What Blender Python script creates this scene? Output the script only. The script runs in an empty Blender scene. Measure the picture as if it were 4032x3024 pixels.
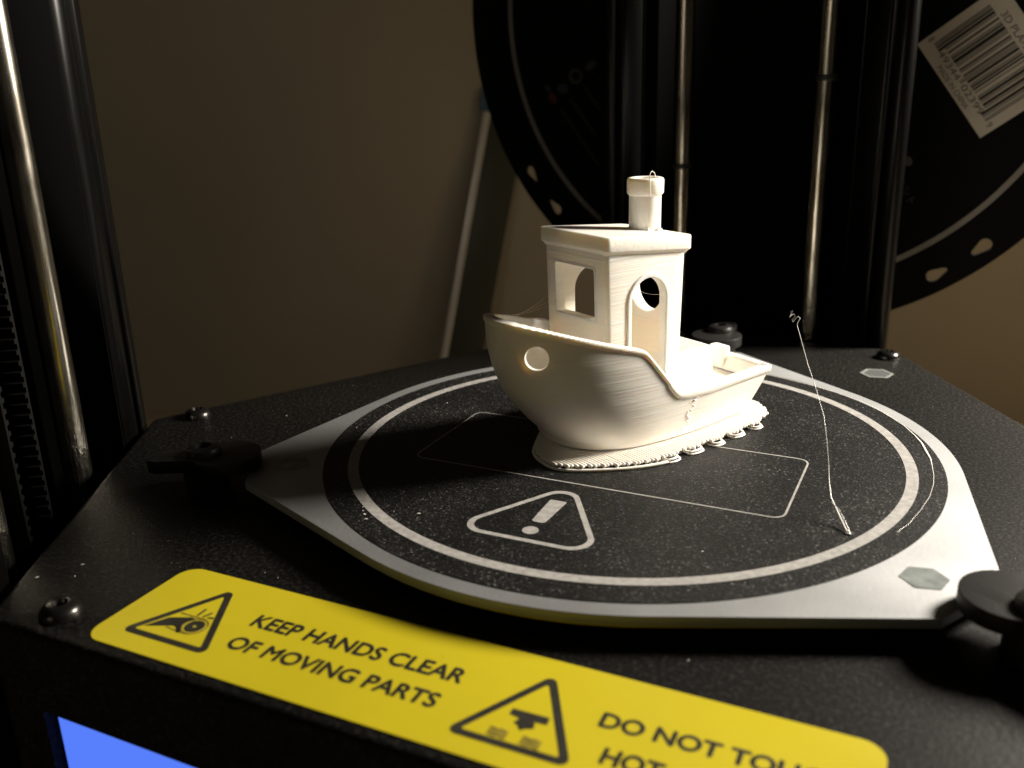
import bpy, bmesh, math, random
from mathutils import Vector, Matrix
random.seed(7)
MM = 0.001
scene = bpy.context.scene
COL = scene.collection
R = math.radians

# ------------------------------------------------------------------ camera
cam_data = bpy.data.cameras.new("camera")
cam = bpy.data.objects.new("camera", cam_data)
COL.objects.link(cam)
_right = Vector((0.90266008, 0.42942753, -0.02822721))
_down = Vector((0.10907829, -0.29174584, -0.95025591))
_fwd = Vector((-0.41630122, 0.85467910, -0.31018855))
_m = Matrix((( _right.x, -_down.x, -_fwd.x), (_right.y, -_down.y, -_fwd.y), (_right.z, -_down.z, -_fwd.z))).to_4x4()
_m.translation = Vector((53.3548, -157.63, 66.924)) * MM
cam.matrix_world = _m
cam_data.sensor_width = 4.8
cam_data.lens = 4.8 * 3627.39 / 4032
cam_data.clip_start = 0.005
cam_data.clip_end = 20
cam_data.dof.use_dof = True
cam_data.dof.focus_distance = 0.172
cam_data.dof.aperture_fstop = 2.9
scene.camera = cam

# ------------------------------------------------------------------ world, lamps, exposure
world = bpy.data.worlds.new("World")
scene.world = world
world.use_nodes = True
bg = world.node_tree.nodes["Background"]
bg.inputs[0].default_value = (1.0, 0.80, 0.55, 1)
bg.inputs[1].default_value = 0.008

def aim(o, target):
    d = Vector(target) - o.location
    o.rotation_euler = d.to_track_quat('-Z', 'Y').to_euler()

key = bpy.data.lights.new("desk_lamp", 'SPOT')
key.energy = 20.0
key.color = (1.0, 0.92, 0.81)
key.shadow_soft_size = 0.050
key.spot_size = R(76)
key.spot_blend = 0.55
key_o = bpy.data.objects.new("desk_lamp", key)
COL.objects.link(key_o)
_az, _el, _d = R(39), R(29), 0.38
key_o.location = (_d * math.cos(_el) * math.cos(_az), _d * math.cos(_el) * math.sin(_az), _d * math.sin(_el))
aim(key_o, (0.02, -0.03, 0))

fill = bpy.data.lights.new("front_fill", 'AREA')  # added soft fill from behind the camera
fill.shape = 'DISK'
fill.size = 0.32
fill.energy = 0.46
fill.color = (1.0, 0.86, 0.66)
fill_o = bpy.data.objects.new("front_fill", fill)
COL.objects.link(fill_o)
fill_o.location = (-0.27, -1.25, 0.27)
aim(fill_o, (0, 0.05, 0.03))

# added warm point light that brightens the wall
glow = bpy.data.lights.new("wall_fill_glow", 'POINT')
glow.energy = 1.0
glow.color = (1.0, 0.72, 0.39)
glow.shadow_soft_size = 0.06
glow_o = bpy.data.objects.new("wall_fill_glow", glow)
COL.objects.link(glow_o)
glow_o.location = key_o.location + Vector((0.05, 0.03, 0.03))

vs = scene.view_settings
vs.view_transform = 'Standard'
vs.look = 'None'
vs.exposure = 0
vs.gamma = 1
vs.use_curve_mapping = False
scene.render.engine = 'CYCLES'
scene.cycles.max_bounces = 10
scene.cycles.diffuse_bounces = 5
scene.cycles.sample_clamp_indirect = 4
scene.cycles.caustics_reflective = False
scene.cycles.caustics_refractive = False

# ------------------------------------------------------------------ materials
def mat(name, color=(0.5, 0.5, 0.5), rough=0.5, metal=0.0, spec=0.5):
    m = bpy.data.materials.new(name)
    m.use_nodes = True
    nt = m.node_tree
    b = nt.nodes["Principled BSDF"]
    b.inputs["Base Color"].default_value = (*color, 1)
    b.inputs["Roughness"].default_value = rough
    b.inputs["Metallic"].default_value = metal
    b.inputs["Specular IOR Level"].default_value = spec
    return m, nt, b

def node(nt, kind, **kw):
    n = nt.nodes.new(kind)
    for k, v in kw.items():
        setattr(n, k, v)
    return n

def coords(nt, scale=(1, 1, 1), which="Object"):
    tc = node(nt, "ShaderNodeTexCoord")
    mp = node(nt, "ShaderNodeMapping")
    mp.inputs["Scale"].default_value = scale
    nt.links.new(tc.outputs[which], mp.inputs[0])
    return mp.outputs[0]

def noise(nt, vec, scale, detail=2.0, rough=0.5):
    n = node(nt, "ShaderNodeTexNoise")
    n.inputs["Scale"].default_value = scale
    n.inputs["Detail"].default_value = detail
    n.inputs["Roughness"].default_value = rough
    nt.links.new(vec, n.inputs["Vector"])
    return n.outputs["Fac"]

def ramp(nt, fac, stops):
    r = node(nt, "ShaderNodeValToRGB")
    els = r.color_ramp.elements
    els[0].position, els[0].color = stops[0][0], (*stops[0][1], 1)
    els[1].position, els[1].color = stops[-1][0], (*stops[-1][1], 1)
    for p, c in stops[1:-1]:
        e = els.new(p); e.color = (*c, 1)
    nt.links.new(fac, r.inputs[0])
    return r.outputs[0]

def bump(nt, b, height, strength, dist, prev=None):
    n = node(nt, "ShaderNodeBump")
    n.inputs["Strength"].default_value = strength
    n.inputs["Distance"].default_value = dist
    nt.links.new(height, n.inputs["Height"])
    if prev is not None:
        nt.links.new(prev, n.inputs["Normal"])
    nt.links.new(n.outputs[0], b.inputs["Normal"])
    return n.outputs[0]

def mix_rgb(nt, fac, a, b_):
    n = node(nt, "ShaderNodeMix", data_type='RGBA')
    if isinstance(fac, (int, float)):
        n.inputs[0].default_value = fac
    else:
        nt.links.new(fac, n.inputs[0])
    for i, v in ((6, a), (7, b_)):
        if isinstance(v, tuple):
            n.inputs[i].default_value = (*v, 1)
        else:
            nt.links.new(v, n.inputs[i])
    return n.outputs[2]

def pla(name, layered=True, ridge=0.8):
    m, nt, b = mat(name, (0.90, 0.865, 0.795), 0.36)
    b.inputs["Subsurface Weight"].default_value = 0.6
    b.inputs["Subsurface Radius"].default_value = (1.0, 0.78, 0.50)
    b.inputs["Subsurface Scale"].default_value = 0.0016
    if layered:
        v = coords(nt, (22, 22, 2500))
        n1 = noise(nt, v, 1.0, 1.5, 0.55)
        n2 = bump(nt, b, n1, ridge, 0.00014)
        v2 = coords(nt, (60, 60, 900))
        n3 = noise(nt, v2, 1.0, 2.0, 0.6)
        n4 = bump(nt, b, n3, 0.22, 0.00010, n2)
        rr = node(nt, "ShaderNodeMapRange")
        rr.inputs[3].default_value = 0.27; rr.inputs[4].default_value = 0.50
        nt.links.new(n3, rr.inputs[0])
        nt.links.new(rr.outputs[0], b.inputs["Roughness"])
    else:
        n1 = noise(nt, coords(nt), 900, 2.0)
        bump(nt, b, n1, 0.3, 0.0001)
    return m

M_PLA = pla("white_pla")
M_PLA_HULL = pla("white_pla_hull", ridge=0.45)
_b = M_PLA_HULL.node_tree.nodes["Principled BSDF"]
_b.inputs["Subsurface Weight"].default_value = 0.5
_b.inputs["Subsurface Radius"].default_value = (1.0, 0.72, 0.42)
_b.inputs["Subsurface Scale"].default_value = 0.0008
M_PLA_FINE = pla("white_pla_strand", layered=False)
_b = M_PLA_FINE.node_tree.nodes["Principled BSDF"]
_b.inputs["Subsurface Weight"].default_value = 0.3
_b.inputs["Subsurface Scale"].default_value = 0.0006

# roof top: concentric extrusion lines seen on top surface
M_ROOF, nt, b = mat("white_pla_roof", (0.90, 0.865, 0.795), 0.36)
b.inputs["Subsurface Weight"].default_value = 0.6
b.inputs["Subsurface Radius"].default_value = (1.0, 0.78, 0.50)
b.inputs["Subsurface Scale"].default_value = 0.0016
n1 = noise(nt, coords(nt, (1400, 60, 1500)), 1.0, 2.0)
bump(nt, b, n1, 0.5, 0.00016)

M_WISP, nt, b = mat("thin_filament", (0.86, 0.82, 0.74), 0.3)
b.inputs["Alpha"].default_value = 0.8
M_BRIGHT_WISP, nt, b = mat("thin_filament_clear", (0.88, 0.86, 0.80), 0.25)

# build sheet: black, glints of the grain painted in as pale specks
M_SHEET, nt, b = mat("build_sheet", (0.02, 0.02, 0.02), 0.55)
b.inputs["Specular IOR Level"].default_value = 0.25
v = coords(nt)
vo = node(nt, "ShaderNodeTexVoronoi")
vo.inputs["Scale"].default_value = 4200
nt.links.new(v, vo.inputs["Vector"])
sp = node(nt, "ShaderNodeSeparateColor")
nt.links.new(vo.outputs["Color"], sp.inputs[0])
g1 = ramp(nt, sp.outputs[0], [(0.0, (0.003, 0.003, 0.003)), (0.66, (0.006, 0.006, 0.006)), (0.86, (0.024, 0.0238, 0.023)), (0.97, (0.06, 0.059, 0.057)), (1.0, (0.17, 0.167, 0.16))])
big = noise(nt, v, 60, 4.0)
g2 = ramp(nt, big, [(0.35, (0.38, 0.38, 0.38)), (0.65, (0.92, 0.92, 0.92))])
mu = node(nt, "ShaderNodeMix", data_type='RGBA', blend_type='MULTIPLY')
mu.inputs[0].default_value = 1.0
nt.links.new(g1, mu.inputs[6]); nt.links.new(g2, mu.inputs[7])
nt.links.new(mu.outputs[2], b.inputs["Base Color"])
bump(nt, b, noise(nt, v, 2200, 2.0), 0.7, 0.00012)
rot = node(nt, "ShaderNodeMapping")
rot.inputs["Rotation"].default_value = (0, 0, R(38)); rot.inputs["Scale"].default_value = (35, 1500, 1)
nt.links.new(v, rot.inputs[0])
sc_ = noise(nt, rot.outputs[0], 1.0, 3.0, 0.6)
mask = noise(nt, v, 28, 3.0)
s1 = ramp(nt, sc_, [(0.66, (0, 0, 0)), (0.74, (1, 1, 1))])
s2 = ramp(nt, mask, [(0.50, (0, 0, 0)), (0.62, (0.5, 0.5, 0.5))])
mm_ = node(nt, "ShaderNodeMix", data_type='RGBA', blend_type='MULTIPLY'); mm_.inputs[0].default_value = 1.0
nt.links.new(s1, mm_.inputs[6]); nt.links.new(s2, mm_.inputs[7])
fin = mix_rgb(nt, mm_.outputs[2], mu.outputs[2], (0.10, 0.098, 0.094))
nt.links.new(fin, b.inputs["Base Color"])

# printed pale lines on the sheet
M_PRINT, nt, b = mat("pale_print", (0.62, 0.58, 0.53), 0.6)
n1 = noise(nt, coords(nt), 900, 3.0)
nt.links.new(ramp(nt, n1, [(0.3, (0.25, 0.243, 0.23)), (0.7, (0.38, 0.37, 0.35))]), b.inputs["Base Color"])
bump(nt, b, n1, 0.4, 0.0001)

# aluminium bed
M_ALU, nt, b = mat("aluminium", (0.78, 0.77, 0.74), 0.42, 0.35)
v = coords(nt)
n1 = noise(nt, v, 55, 5.0, 0.6)
nt.links.new(ramp(nt, n1, [(0.3, (0.245, 0.252, 0.255)), (0.7, (0.325, 0.333, 0.337))]), b.inputs["Base Color"])
rr = node(nt, "ShaderNodeMapRange")
rr.inputs[3].default_value = 0.46; rr.inputs[4].default_value = 0.66
nt.links.new(noise(nt, v, 25, 4.0), rr.inputs[0])
nt.links.new(rr.outputs[0], b.inputs["Roughness"])
bump(nt, b, noise(nt, v, 1600, 2.0), 0.25, 0.0001)

M_HEX, nt, b = mat("hexagon_pad", (0.24, 0.27, 0.26), 0.5, 0.4)
n1 = noise(nt, coords(nt), 380, 4.0)
nt.links.new(ramp(nt, n1, [(0.35, (0.15, 0.17, 0.165)), (0.68, (0.27, 0.30, 0.29))]), b.inputs["Base Color"])
M_PLUG, nt, b = mat("hexagon_plug", (0.07, 0.075, 0.073), 0.5)
bump(nt, b, noise(nt, coords(nt), 600, 3.0), 0.3, 0.0001)
M_HEXRIM, nt, b = mat("hexagon_rim", (0.20, 0.21, 0.20), 0.45)
bump(nt, b, noise(nt, coords(nt), 700, 3.0), 0.4, 0.0001)

M_TAPE, nt, b = mat("yellow_tape", (0.55, 0.44, 0.04), 0.4)
bump(nt, b, noise(nt, coords(nt, (1, 1, 8)), 300, 3.0), 0.6, 0.0003)

# powder coated black steel
M_BASE, nt, b = mat("black_powder_coat", (0.022, 0.021, 0.019), 0.5)
b.inputs["Specular IOR Level"].default_value = 0.12
v = coords(nt)
n1 = noise(nt, v, 1500, 3.0, 0.6)
n2 = noise(nt, v, 14, 4.0, 0.6)
c1 = ramp(nt, n1, [(0.34, (0.002, 0.002, 0.0019)), (0.52, (0.0060, 0.0058, 0.0053)), (0.68, (0.026, 0.025, 0.023))])
c2 = ramp(nt, n2, [(0.3, (0.6, 0.6, 0.6)), (0.7, (1.4, 1.36, 1.3))])
mu = node(nt, "ShaderNodeMix", data_type='RGBA', blend_type='MULTIPLY')
mu.inputs[0].default_value = 1.0
nt.links.new(c1, mu.inputs[6]); nt.links.new(c2, mu.inputs[7])
nt.links.new(mu.outputs[2], b.inputs["Base Color"])
bump(nt, b, n1, 0.4, 0.00016)

M_COLUMN, nt, b = mat("black_anodised", (0.004, 0.0039, 0.0036), 0.30, 0.0, 0.18)
n1 = noise(nt, coords(nt, (300, 300, 4)), 1.0, 3.0)
nt.links.new(ramp(nt, n1, [(0.3, (0.002, 0.002, 0.0019)), (0.7, (0.0034, 0.0033, 0.0031))]), b.inputs["Base Color"])
M_RECESS, nt, b = mat("column_recess_shade", (0.0012, 0.0012, 0.0012), 0.8)  # near-black colour stands in for shade inside the column channel
b.inputs["Specular IOR Level"].default_value = 0.05
bump(nt, b, noise(nt, coords(nt), 400, 2.0), 0.2, 0.0001)
M_PLASTIC, nt, b = mat("black_plastic", (0.018, 0.0176, 0.017), 0.42)
b.inputs["Specular IOR Level"].default_value = 0.25
bump(nt, b, noise(nt, coords(nt), 1100, 3.0), 0.3, 0.0001)
M_BELT, nt, b = mat("black_rubber", (0.003, 0.0029, 0.0026), 0.6)
b.inputs["Specular IOR Level"].default_value = 0.15
bump(nt, b, noise(nt, coords(nt), 900, 2.0), 0.3, 0.0001)
M_SCREW, nt, b = mat("screw_steel", (0.05, 0.048, 0.045), 0.28, 0.9)
bump(nt, b, noise(nt, coords(nt), 500, 2.0), 0.2, 0.0001)

# ground steel rod with grease and scratches at its lower end
M_ROD, nt, b = mat("polished_rod", (0.62, 0.57, 0.47), 0.16, 1.0)
tc = node(nt, "ShaderNodeTexCoord")
sx = node(nt, "ShaderNodeSeparateXYZ")
nt.links.new(tc.outputs["Object"], sx.inputs[0])
mr = node(nt, "ShaderNodeMapRange")
mr.inputs[1].default_value = 0.012; mr.inputs[2].default_value = -0.004
nt.links.new(sx.outputs[2], mr.inputs[0])
n1 = noise(nt, coords(nt, (900, 900, 160)), 1.0, 4.0, 0.65)
bm_ = node(nt, "ShaderNodeBump")
bm_.inputs["Distance"].default_value = 0.0006
nt.links.new(mr.outputs[0], bm_.inputs["Strength"])
nt.links.new(n1, bm_.inputs["Height"])
n3 = noise(nt, coords(nt, (700, 700, 60)), 1.0, 3.0)
b2 = node(nt, "ShaderNodeBump")
b2.inputs["Strength"].default_value = 0.08
b2.inputs["Distance"].default_value = 0.0002
nt.links.new(n3, b2.inputs["Height"]); nt.links.new(bm_.outputs[0], b2.inputs["Normal"])
nt.links.new(b2.outputs[0], b.inputs["Normal"])

rr = node(nt, "ShaderNodeMapRange"); rr.inputs[3].default_value = 0.10; rr.inputs[4].default_value = 0.34
nt.links.new(noise(nt, coords(nt, (500, 500, 45)), 1.0, 5.0, 0.65), rr.inputs[0])
nt.links.new(rr.outputs[0], b.inputs["Roughness"])
nt.links.new(ramp(nt, noise(nt, coords(nt, (260, 260, 70)), 1.0, 4.0, 0.6), [(0.36, (0.34, 0.31, 0.25)), (0.52, (0.64, 0.60, 0.51))]), b.inputs["Base Color"])

M_YELLOW, nt, b = mat("yellow_sticker", (0.70, 0.54, 0.012), 0.38)
v = coords(nt)
n1 = noise(nt, v, 30, 4.0)
nt.links.new(ramp(nt, n1, [(0.3, (0.475, 0.395, 0.012)), (0.7, (0.535, 0.445, 0.016))]), b.inputs["Base Color"])
bump(nt, b, noise(nt, v, 120, 3.0), 0.10, 0.0006)
ysp = ramp(nt, noise(nt, v, 330, 5.0, 0.7), [(0.66, (0, 0, 0)), (0.80, (0.55, 0.55, 0.55))])
old = b.inputs["Base Color"].links[0].from_socket
nt.links.new(mix_rgb(nt, ysp, old, (0.30, 0.25, 0.03)), b.inputs["Base Color"])
rr = node(nt, "ShaderNodeMapRange"); rr.inputs[3].default_value = 0.25; rr.inputs[4].default_value = 0.5
nt.links.new(noise(nt, v, 45, 4.0), rr.inputs[0]); nt.links.new(rr.outputs[0], b.inputs["Roughness"])
M_INK, nt, b = mat("black_ink", (0.018, 0.016, 0.010), 0.5)
n1 = noise(nt, coords(nt), 400, 2.0)
nt.links.new(ramp(nt, n1, [(0.3, (0.012, 0.011, 0.008)), (0.7, (0.026, 0.024, 0.016))]), b.inputs["Base Color"])
M_INK_THIN, nt, b = mat("thin_ink", (0.20, 0.155, 0.02), 0.5)
n1 = noise(nt, coords(nt), 800, 2.0)
nt.links.new(ramp(nt, n1, [(0.3, (0.13, 0.10, 0.02)), (0.7, (0.26, 0.20, 0.03))]), b.inputs["Base Color"])

M_SCREEN, nt, b = mat("lit_screen", (0.02, 0.02, 0.05), 0.25)
b.inputs["Emission Color"].default_value = (0.096, 0.216, 1.0, 1)
b.inputs["Emission Strength"].default_value = 0.98
n1 = noise(nt, coords(nt), 15, 2.0)
nt.links.new(ramp(nt, n1, [(0.3, (0.089, 0.200, 0.97)), (0.7, (0.102, 0.226, 1.0))]), b.inputs["Emission Color"])

M_SPOOL, nt, b = mat("spool_black", (0.006, 0.0063, 0.0068), 0.5, 0.0, 0.1)
bump(nt, b, noise(nt, coords(nt), 700, 2.0), 0.12, 0.0001)
M_SPOOLRING, nt, b = mat("spool_line_print", (0.36, 0.345, 0.32), 0.5)
bump(nt, b, noise(nt, coords(nt), 600, 2.0), 0.1, 0.0001)
M_PAPER, nt, b = mat("sticker_paper", (0.66, 0.60, 0.50), 0.6)
n1 = noise(nt, coords(nt), 120, 4.0)
nt.links.new(ramp(nt, n1, [(0.3, (0.74, 0.70, 0.62)), (0.7, (0.82, 0.78, 0.70))]), b.inputs["Base Color"])
def flatmat(name, c, rough=0.5):
    m, nt, b = mat(name, c, rough)
    bump(nt, b, noise(nt, coords(nt), 800, 2.0), 0.1, 0.0001)
    return m
M_RED = flatmat("red_print", (0.13, 0.018, 0.016))
M_TEAL = flatmat("teal_print", (0.028, 0.05, 0.065))
M_TAN = flatmat("tan_print", (0.065, 0.056, 0.04))
M_PALEBLUE = flatmat("pale_blue_print", (0.07, 0.073, 0.095))
M_FAINT = flatmat("faint_print", (0.018, 0.0175, 0.017))
M_MIDGREY = flatmat("grey_print", (0.11, 0.105, 0.095))
M_BARCODE = flatmat("barcode_ink", (0.022, 0.019, 0.015))
M_LETTER_GREY = flatmat("sticker_lettering", (0.09, 0.075, 0.055))

# wall and desk
M_WALL, nt, b = mat("tan_wall", (0.30, 0.22, 0.13), 0.85)
v = coords(nt)
n1 = noise(nt, v, 9, 4.0)
nt.links.new(ramp(nt, n1, [(0.3, (0.415, 0.385, 0.32)), (0.7, (0.475, 0.44, 0.365))]), b.inputs["Base Color"])
bump(nt, b, noise(nt, v, 420, 4.0), 0.35, 0.0006)
M_DESK, nt, b = mat("pale_desk", (0.52, 0.45, 0.35), 0.55)
n1 = noise(nt, coords(nt, (2, 30, 1)), 12, 4.0)
nt.links.new(ramp(nt, n1, [(0.3, (0.46, 0.40, 0.31)), (0.7, (0.56, 0.49, 0.39))]), b.inputs["Base Color"])
M_SLATE, nt, b = mat("dark_green_plastic", (0.075, 0.078, 0.062), 0.35)
b.inputs["Specular IOR Level"].default_value = 0.2
bump(nt, b, noise(nt, coords(nt), 150, 3.0), 0.1, 0.0002)
M_EDGE_HIGHLIGHT, nt, b = mat("edge_highlight_paint", (0.80, 0.80, 0.79), 0.35, 0.3)  # pale colour paints the bright reflection along the strip's edge
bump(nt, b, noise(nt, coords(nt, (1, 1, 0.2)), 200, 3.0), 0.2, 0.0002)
M_BLUE = flatmat("blue_cap", (0.07, 0.15, 0.28))
M_DUST = flatmat("pale_dust", (0.62, 0.60, 0.56), 0.7)

# ------------------------------------------------------------------ builders
def tag(o, label=None, cat=None, group=None, kind=None):
    if label: o["label"] = label
    if cat: o["category"] = cat
    if group: o["group"] = group
    if kind: o["kind"] = kind
    return o

def link(name, me, material, parent=None, smooth=None):
    if material is not None:
        me.materials.clear(); me.materials.append(material)
    o = bpy.data.objects.new(name, me)
    COL.objects.link(o)
    if parent is not None:
        o.parent = parent
    if smooth is not None:
        for p in me.polygons: p.use_smooth = True
        if smooth < 179:
            me.set_sharp_from_angle(angle=R(smooth))
    return o

def mesh(name, verts, faces):
    me = bpy.data.meshes.new(name)
    me.from_pydata([(x * MM, y * MM, z * MM) for x, y, z in verts], [], faces)
    me.update()
    return me

def fix_normals(me):
    bm = bmesh.new(); bm.from_mesh(me)
    bmesh.ops.recalc_face_normals(bm, faces=bm.faces)
    bm.to_mesh(me); bm.free()
    return me

def join_mesh(name, parts):
    V, F = [], []
    for vs_, fs in parts:
        k = len(V); V += vs_; F += [tuple(i + k for i in f) for f in fs]
    return mesh(name, V, F)

def empty(name, loc=(0, 0, 0), rz=0.0):
    o = bpy.data.objects.new(name, None)
    COL.objects.link(o)
    o.location = Vector(loc) * MM
    o.rotation_euler = (0, 0, rz)
    o.empty_display_size = 0.01
    return o

def flat_mesh(name, loops, thick=0.0, z=0.0, place=None):
    """even-odd filled 2D outlines -> mesh (mm). place maps (x,y,z) to 3D mm."""
    cu = bpy.data.curves.new(name, 'CURVE')
    cu.dimensions = '2D'
    cu.fill_mode = 'BOTH' if thick > 0 else 'FRONT'
    cu.extrude = thick / 2
    for L in loops:
        s = cu.splines.new('POLY')
        s.points.add(len(L) - 1)
        for p, q in zip(s.points, L):
            p.co = (q[0], q[1], 0, 1)
        s.use_cyclic_u = True
    o = bpy.data.objects.new(name, cu)
    COL.objects.link(o)
    dg = bpy.context.evaluated_depsgraph_get(); dg.update()
    me = bpy.data.meshes.new_from_object(o.evaluated_get(dg))
    bpy.data.objects.remove(o); bpy.data.curves.remove(cu)
    me.name = name
    bm = bmesh.new(); bm.from_mesh(me)
    bmesh.ops.remove_doubles(bm, verts=bm.verts, dist=1e-5)
    for v in bm.verts:
        x, y, zz = v.co.x, v.co.y, v.co.z + z
        if place: x, y, zz = place(x, y, zz)
        v.co = (x * MM, y * MM, zz * MM)
    bmesh.ops.recalc_face_normals(bm, faces=bm.faces)
    bm.to_mesh(me); bm.free()
    return me

def text_mesh(name, body, x0, x1, y0, y1, z, weight=0.0, shear=0.0, place=None, smear=0.0):
    """filled lettering fitted to the box x0..x1, y0..y1 (mm)"""
    cu = bpy.data.curves.new(name, 'FONT')
    cu.body = body; cu.size = 1.0; cu.offset = weight; cu.shear = shear
    cu.resolution_u = 4
    cu.fill_mode = 'FRONT'
    o = bpy.data.objects.new(name, cu)
    COL.objects.link(o)
    dg = bpy.context.evaluated_depsgraph_get(); dg.update()
    me = bpy.data.meshes.new_from_object(o.evaluated_get(dg))
    bpy.data.objects.remove(o); bpy.data.curves.remove(cu)
    me.name = name
    xs = [v.co.x for v in me.vertices]; ys = [v.co.y for v in me.vertices]
    ax, bx_, ay, by = min(xs), max(xs), min(ys), max(ys)
    for v in me.vertices:
        x = x0 + (v.co.x - ax) / (bx_ - ax) * (x1 - x0)
        y = y0 + (v.co.y - ay) / (by - ay) * (y1 - y0)
        zz = z
        if place: x, y, zz = place(x, y, z)
        v.co = (x * MM, y * MM, zz * MM)
    me.update()
    if smear:
        bm = bmesh.new()
        for dx, dy in ((0, 0), (smear, 0), (-smear, 0), (0, smear), (0, -smear)):
            k = len(bm.verts); bm.from_mesh(me); bm.verts.ensure_lookup_table()
            for v in bm.verts[k:]: v.co += Vector((dx * MM, dy * MM, (abs(dx) * 0.04 + (dx + dy) * 0.02) * MM))
        bm.to_mesh(me); bm.free()
    return me

def circle(cx, cy, r, n=96, a0=0):
    return [(cx + r * math.cos(a0 + 2 * math.pi * i / n), cy + r * math.sin(a0 + 2 * math.pi * i / n)) for i in range(n)]

def round_poly(pts, r, n=6):
    """round the corners of a convex polygon; r scalar or list"""
    out = []
    k = len(pts)
    for i in range(k):
        p0 = Vector(pts[i - 1]).to_2d(); p = Vector(pts[i]).to_2d(); p1 = Vector(pts[(i + 1) % k]).to_2d()
        rr = r[i] if isinstance(r, (list, tuple)) else r
        if rr <= 0:
            out.append((p.x, p.y)); continue
        a = (p0 - p).normalized(); c = (p1 - p).normalized()
        ang = a.angle(c)
        t = rr / math.tan(ang / 2)
        ctr = p + (a + c).normalized() * (rr / math.sin(ang / 2))
        s = p + a * t - ctr; e = p + c * t - ctr
        a0 = math.atan2(s.y, s.x); a1 = math.atan2(e.y, e.x)
        d = a1 - a0
        while d > math.pi: d -= 2 * math.pi
        while d < -math.pi: d += 2 * math.pi
        for j in range(n + 1):
            q = a0 + d * j / n
            out.append((ctr.x + rr * math.cos(q), ctr.y + rr * math.sin(q)))
    return out

def inset_poly(pts, d):
    """inset a convex CCW polygon by d"""
    k = len(pts); out = []
    for i in range(k):
        p0 = Vector(pts[i - 1]).to_2d(); p = Vector(pts[i]).to_2d(); p1 = Vector(pts[(i + 1) % k]).to_2d()
        e0 = (p - p0).normalized(); e1 = (p1 - p).normalized()
        n0 = Vector((-e0.y, e0.x)); n1 = Vector((-e1.y, e1.x))
        bis = (n0 + n1)
        bis = bis / max(1e-6, (1 + n0.dot(n1)))
        q = p + bis * d
        out.append((q.x, q.y))
    return out

def tube(path, r, n=8, closed=False, flat=1.0, cap=True):
    """verts, faces of a round tube along path (mm); r scalar or list"""
    V, F = [], []
    k = len(path)
    P = [Vector(p) for p in path]
    up = None
    for i in range(k):
        if closed:
            t = (P[(i + 1) % k] - P[i - 1])
        else:
            t = P[min(i + 1, k - 1)] - P[max(i - 1, 0)]
        t.normalize()
        if up is None:
            up = Vector((0, 0, 1)) if abs(t.z) < 0.9 else Vector((1, 0, 0))
        s = t.cross(up)
        if s.length < 1e-6: s = t.cross(Vector((1, 0.3, 0)))
        s.normalize(); w = s.cross(t).normalized()
        up = w
        rr = r[i] if isinstance(r, (list, tuple)) else r
        for j in range(n):
            a = 2 * math.pi * j / n
            q = P[i] + s * (rr * math.cos(a)) + w * (rr * flat * math.sin(a))
            V.append(tuple(q))
    m = k if closed else k - 1
    for i in range(m):
        for j in range(n):
            a = i * n + j; b_ = i * n + (j + 1) % n
            c = ((i + 1) % k) * n + (j + 1) % n; d = ((i + 1) % k) * n + j
            F.append((a, b_, c, d))
    if not closed and cap:
        F.append(tuple(range(n - 1, -1, -1)))
        F.append(tuple((k - 1) * n + j for j in range(n)))
    return V, F

def lathe(profile, cx=0, cy=0, n=48):
    """profile list of (r,z); closes with caps where r==0"""
    V, F = [], []
    rings = []
    for r, z in profile:
        if r <= 1e-6:
            rings.append([len(V)]); V.append((cx, cy, z))
        else:
            k = len(V)
            for j in range(n):
                a = 2 * math.pi * j / n
                V.append((cx + r * math.cos(a), cy + r * math.sin(a), z))
            rings.append(list(range(k, k + n)))
    for a, b_ in zip(rings[:-1], rings[1:]):
        for j in range(n):
            j2 = (j + 1) % n
            if len(a) == 1 and len(b_) > 1: F.append((a[0], b_[j], b_[j2]))
            elif len(b_) == 1 and len(a) > 1: F.append((a[j], b_[0], a[j2]))
            elif len(a) > 1: F.append((a[j], b_[j], b_[j2], a[j2]))
    return V, F

def stack(levels):
    """levels: list of closed loops of equal length [(x,y,z)..]; capped both ends"""
    V, F = [], []
    n = len(levels[0])
    for L in levels: V += [tuple(p) for p in L]
    for k in range(len(levels) - 1):
        for j in range(n):
            a = k * n + j; b_ = k * n + (j + 1) % n
            F.append((a, b_, b_ + n, a + n))
    F.append(tuple(range(n - 1, -1, -1)))
    k = (len(levels) - 1) * n
    F.append(tuple(k + j for j in range(n)))
    return V, F

def box(x0, x1, y0, y1, z0, z1):
    V = [(x0, y0, z0), (x1, y0, z0), (x1, y1, z0), (x0, y1, z0), (x0, y0, z1), (x1, y0, z1), (x1, y1, z1), (x0, y1, z1)]
    F = [(3, 2, 1, 0), (4, 5, 6, 7), (0, 1, 5, 4), (1, 2, 6, 5), (2, 3, 7, 6), (3, 0, 4, 7)]
    return V, F

def bevel_mesh(me, w, seg=2, angle=40):
    bm = bmesh.new(); bm.from_mesh(me)
    bmesh.ops.recalc_face_normals(bm, faces=bm.faces)
    es = [e for e in bm.edges if len(e.link_faces) == 2 and e.calc_face_angle(0) > R(angle)]
    bmesh.ops.bevel(bm, geom=es, offset=w * MM, segments=seg, profile=0.5, affect='EDGES', clamp_overlap=True)
    bm.to_mesh(me); bm.free()
    return me

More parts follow.
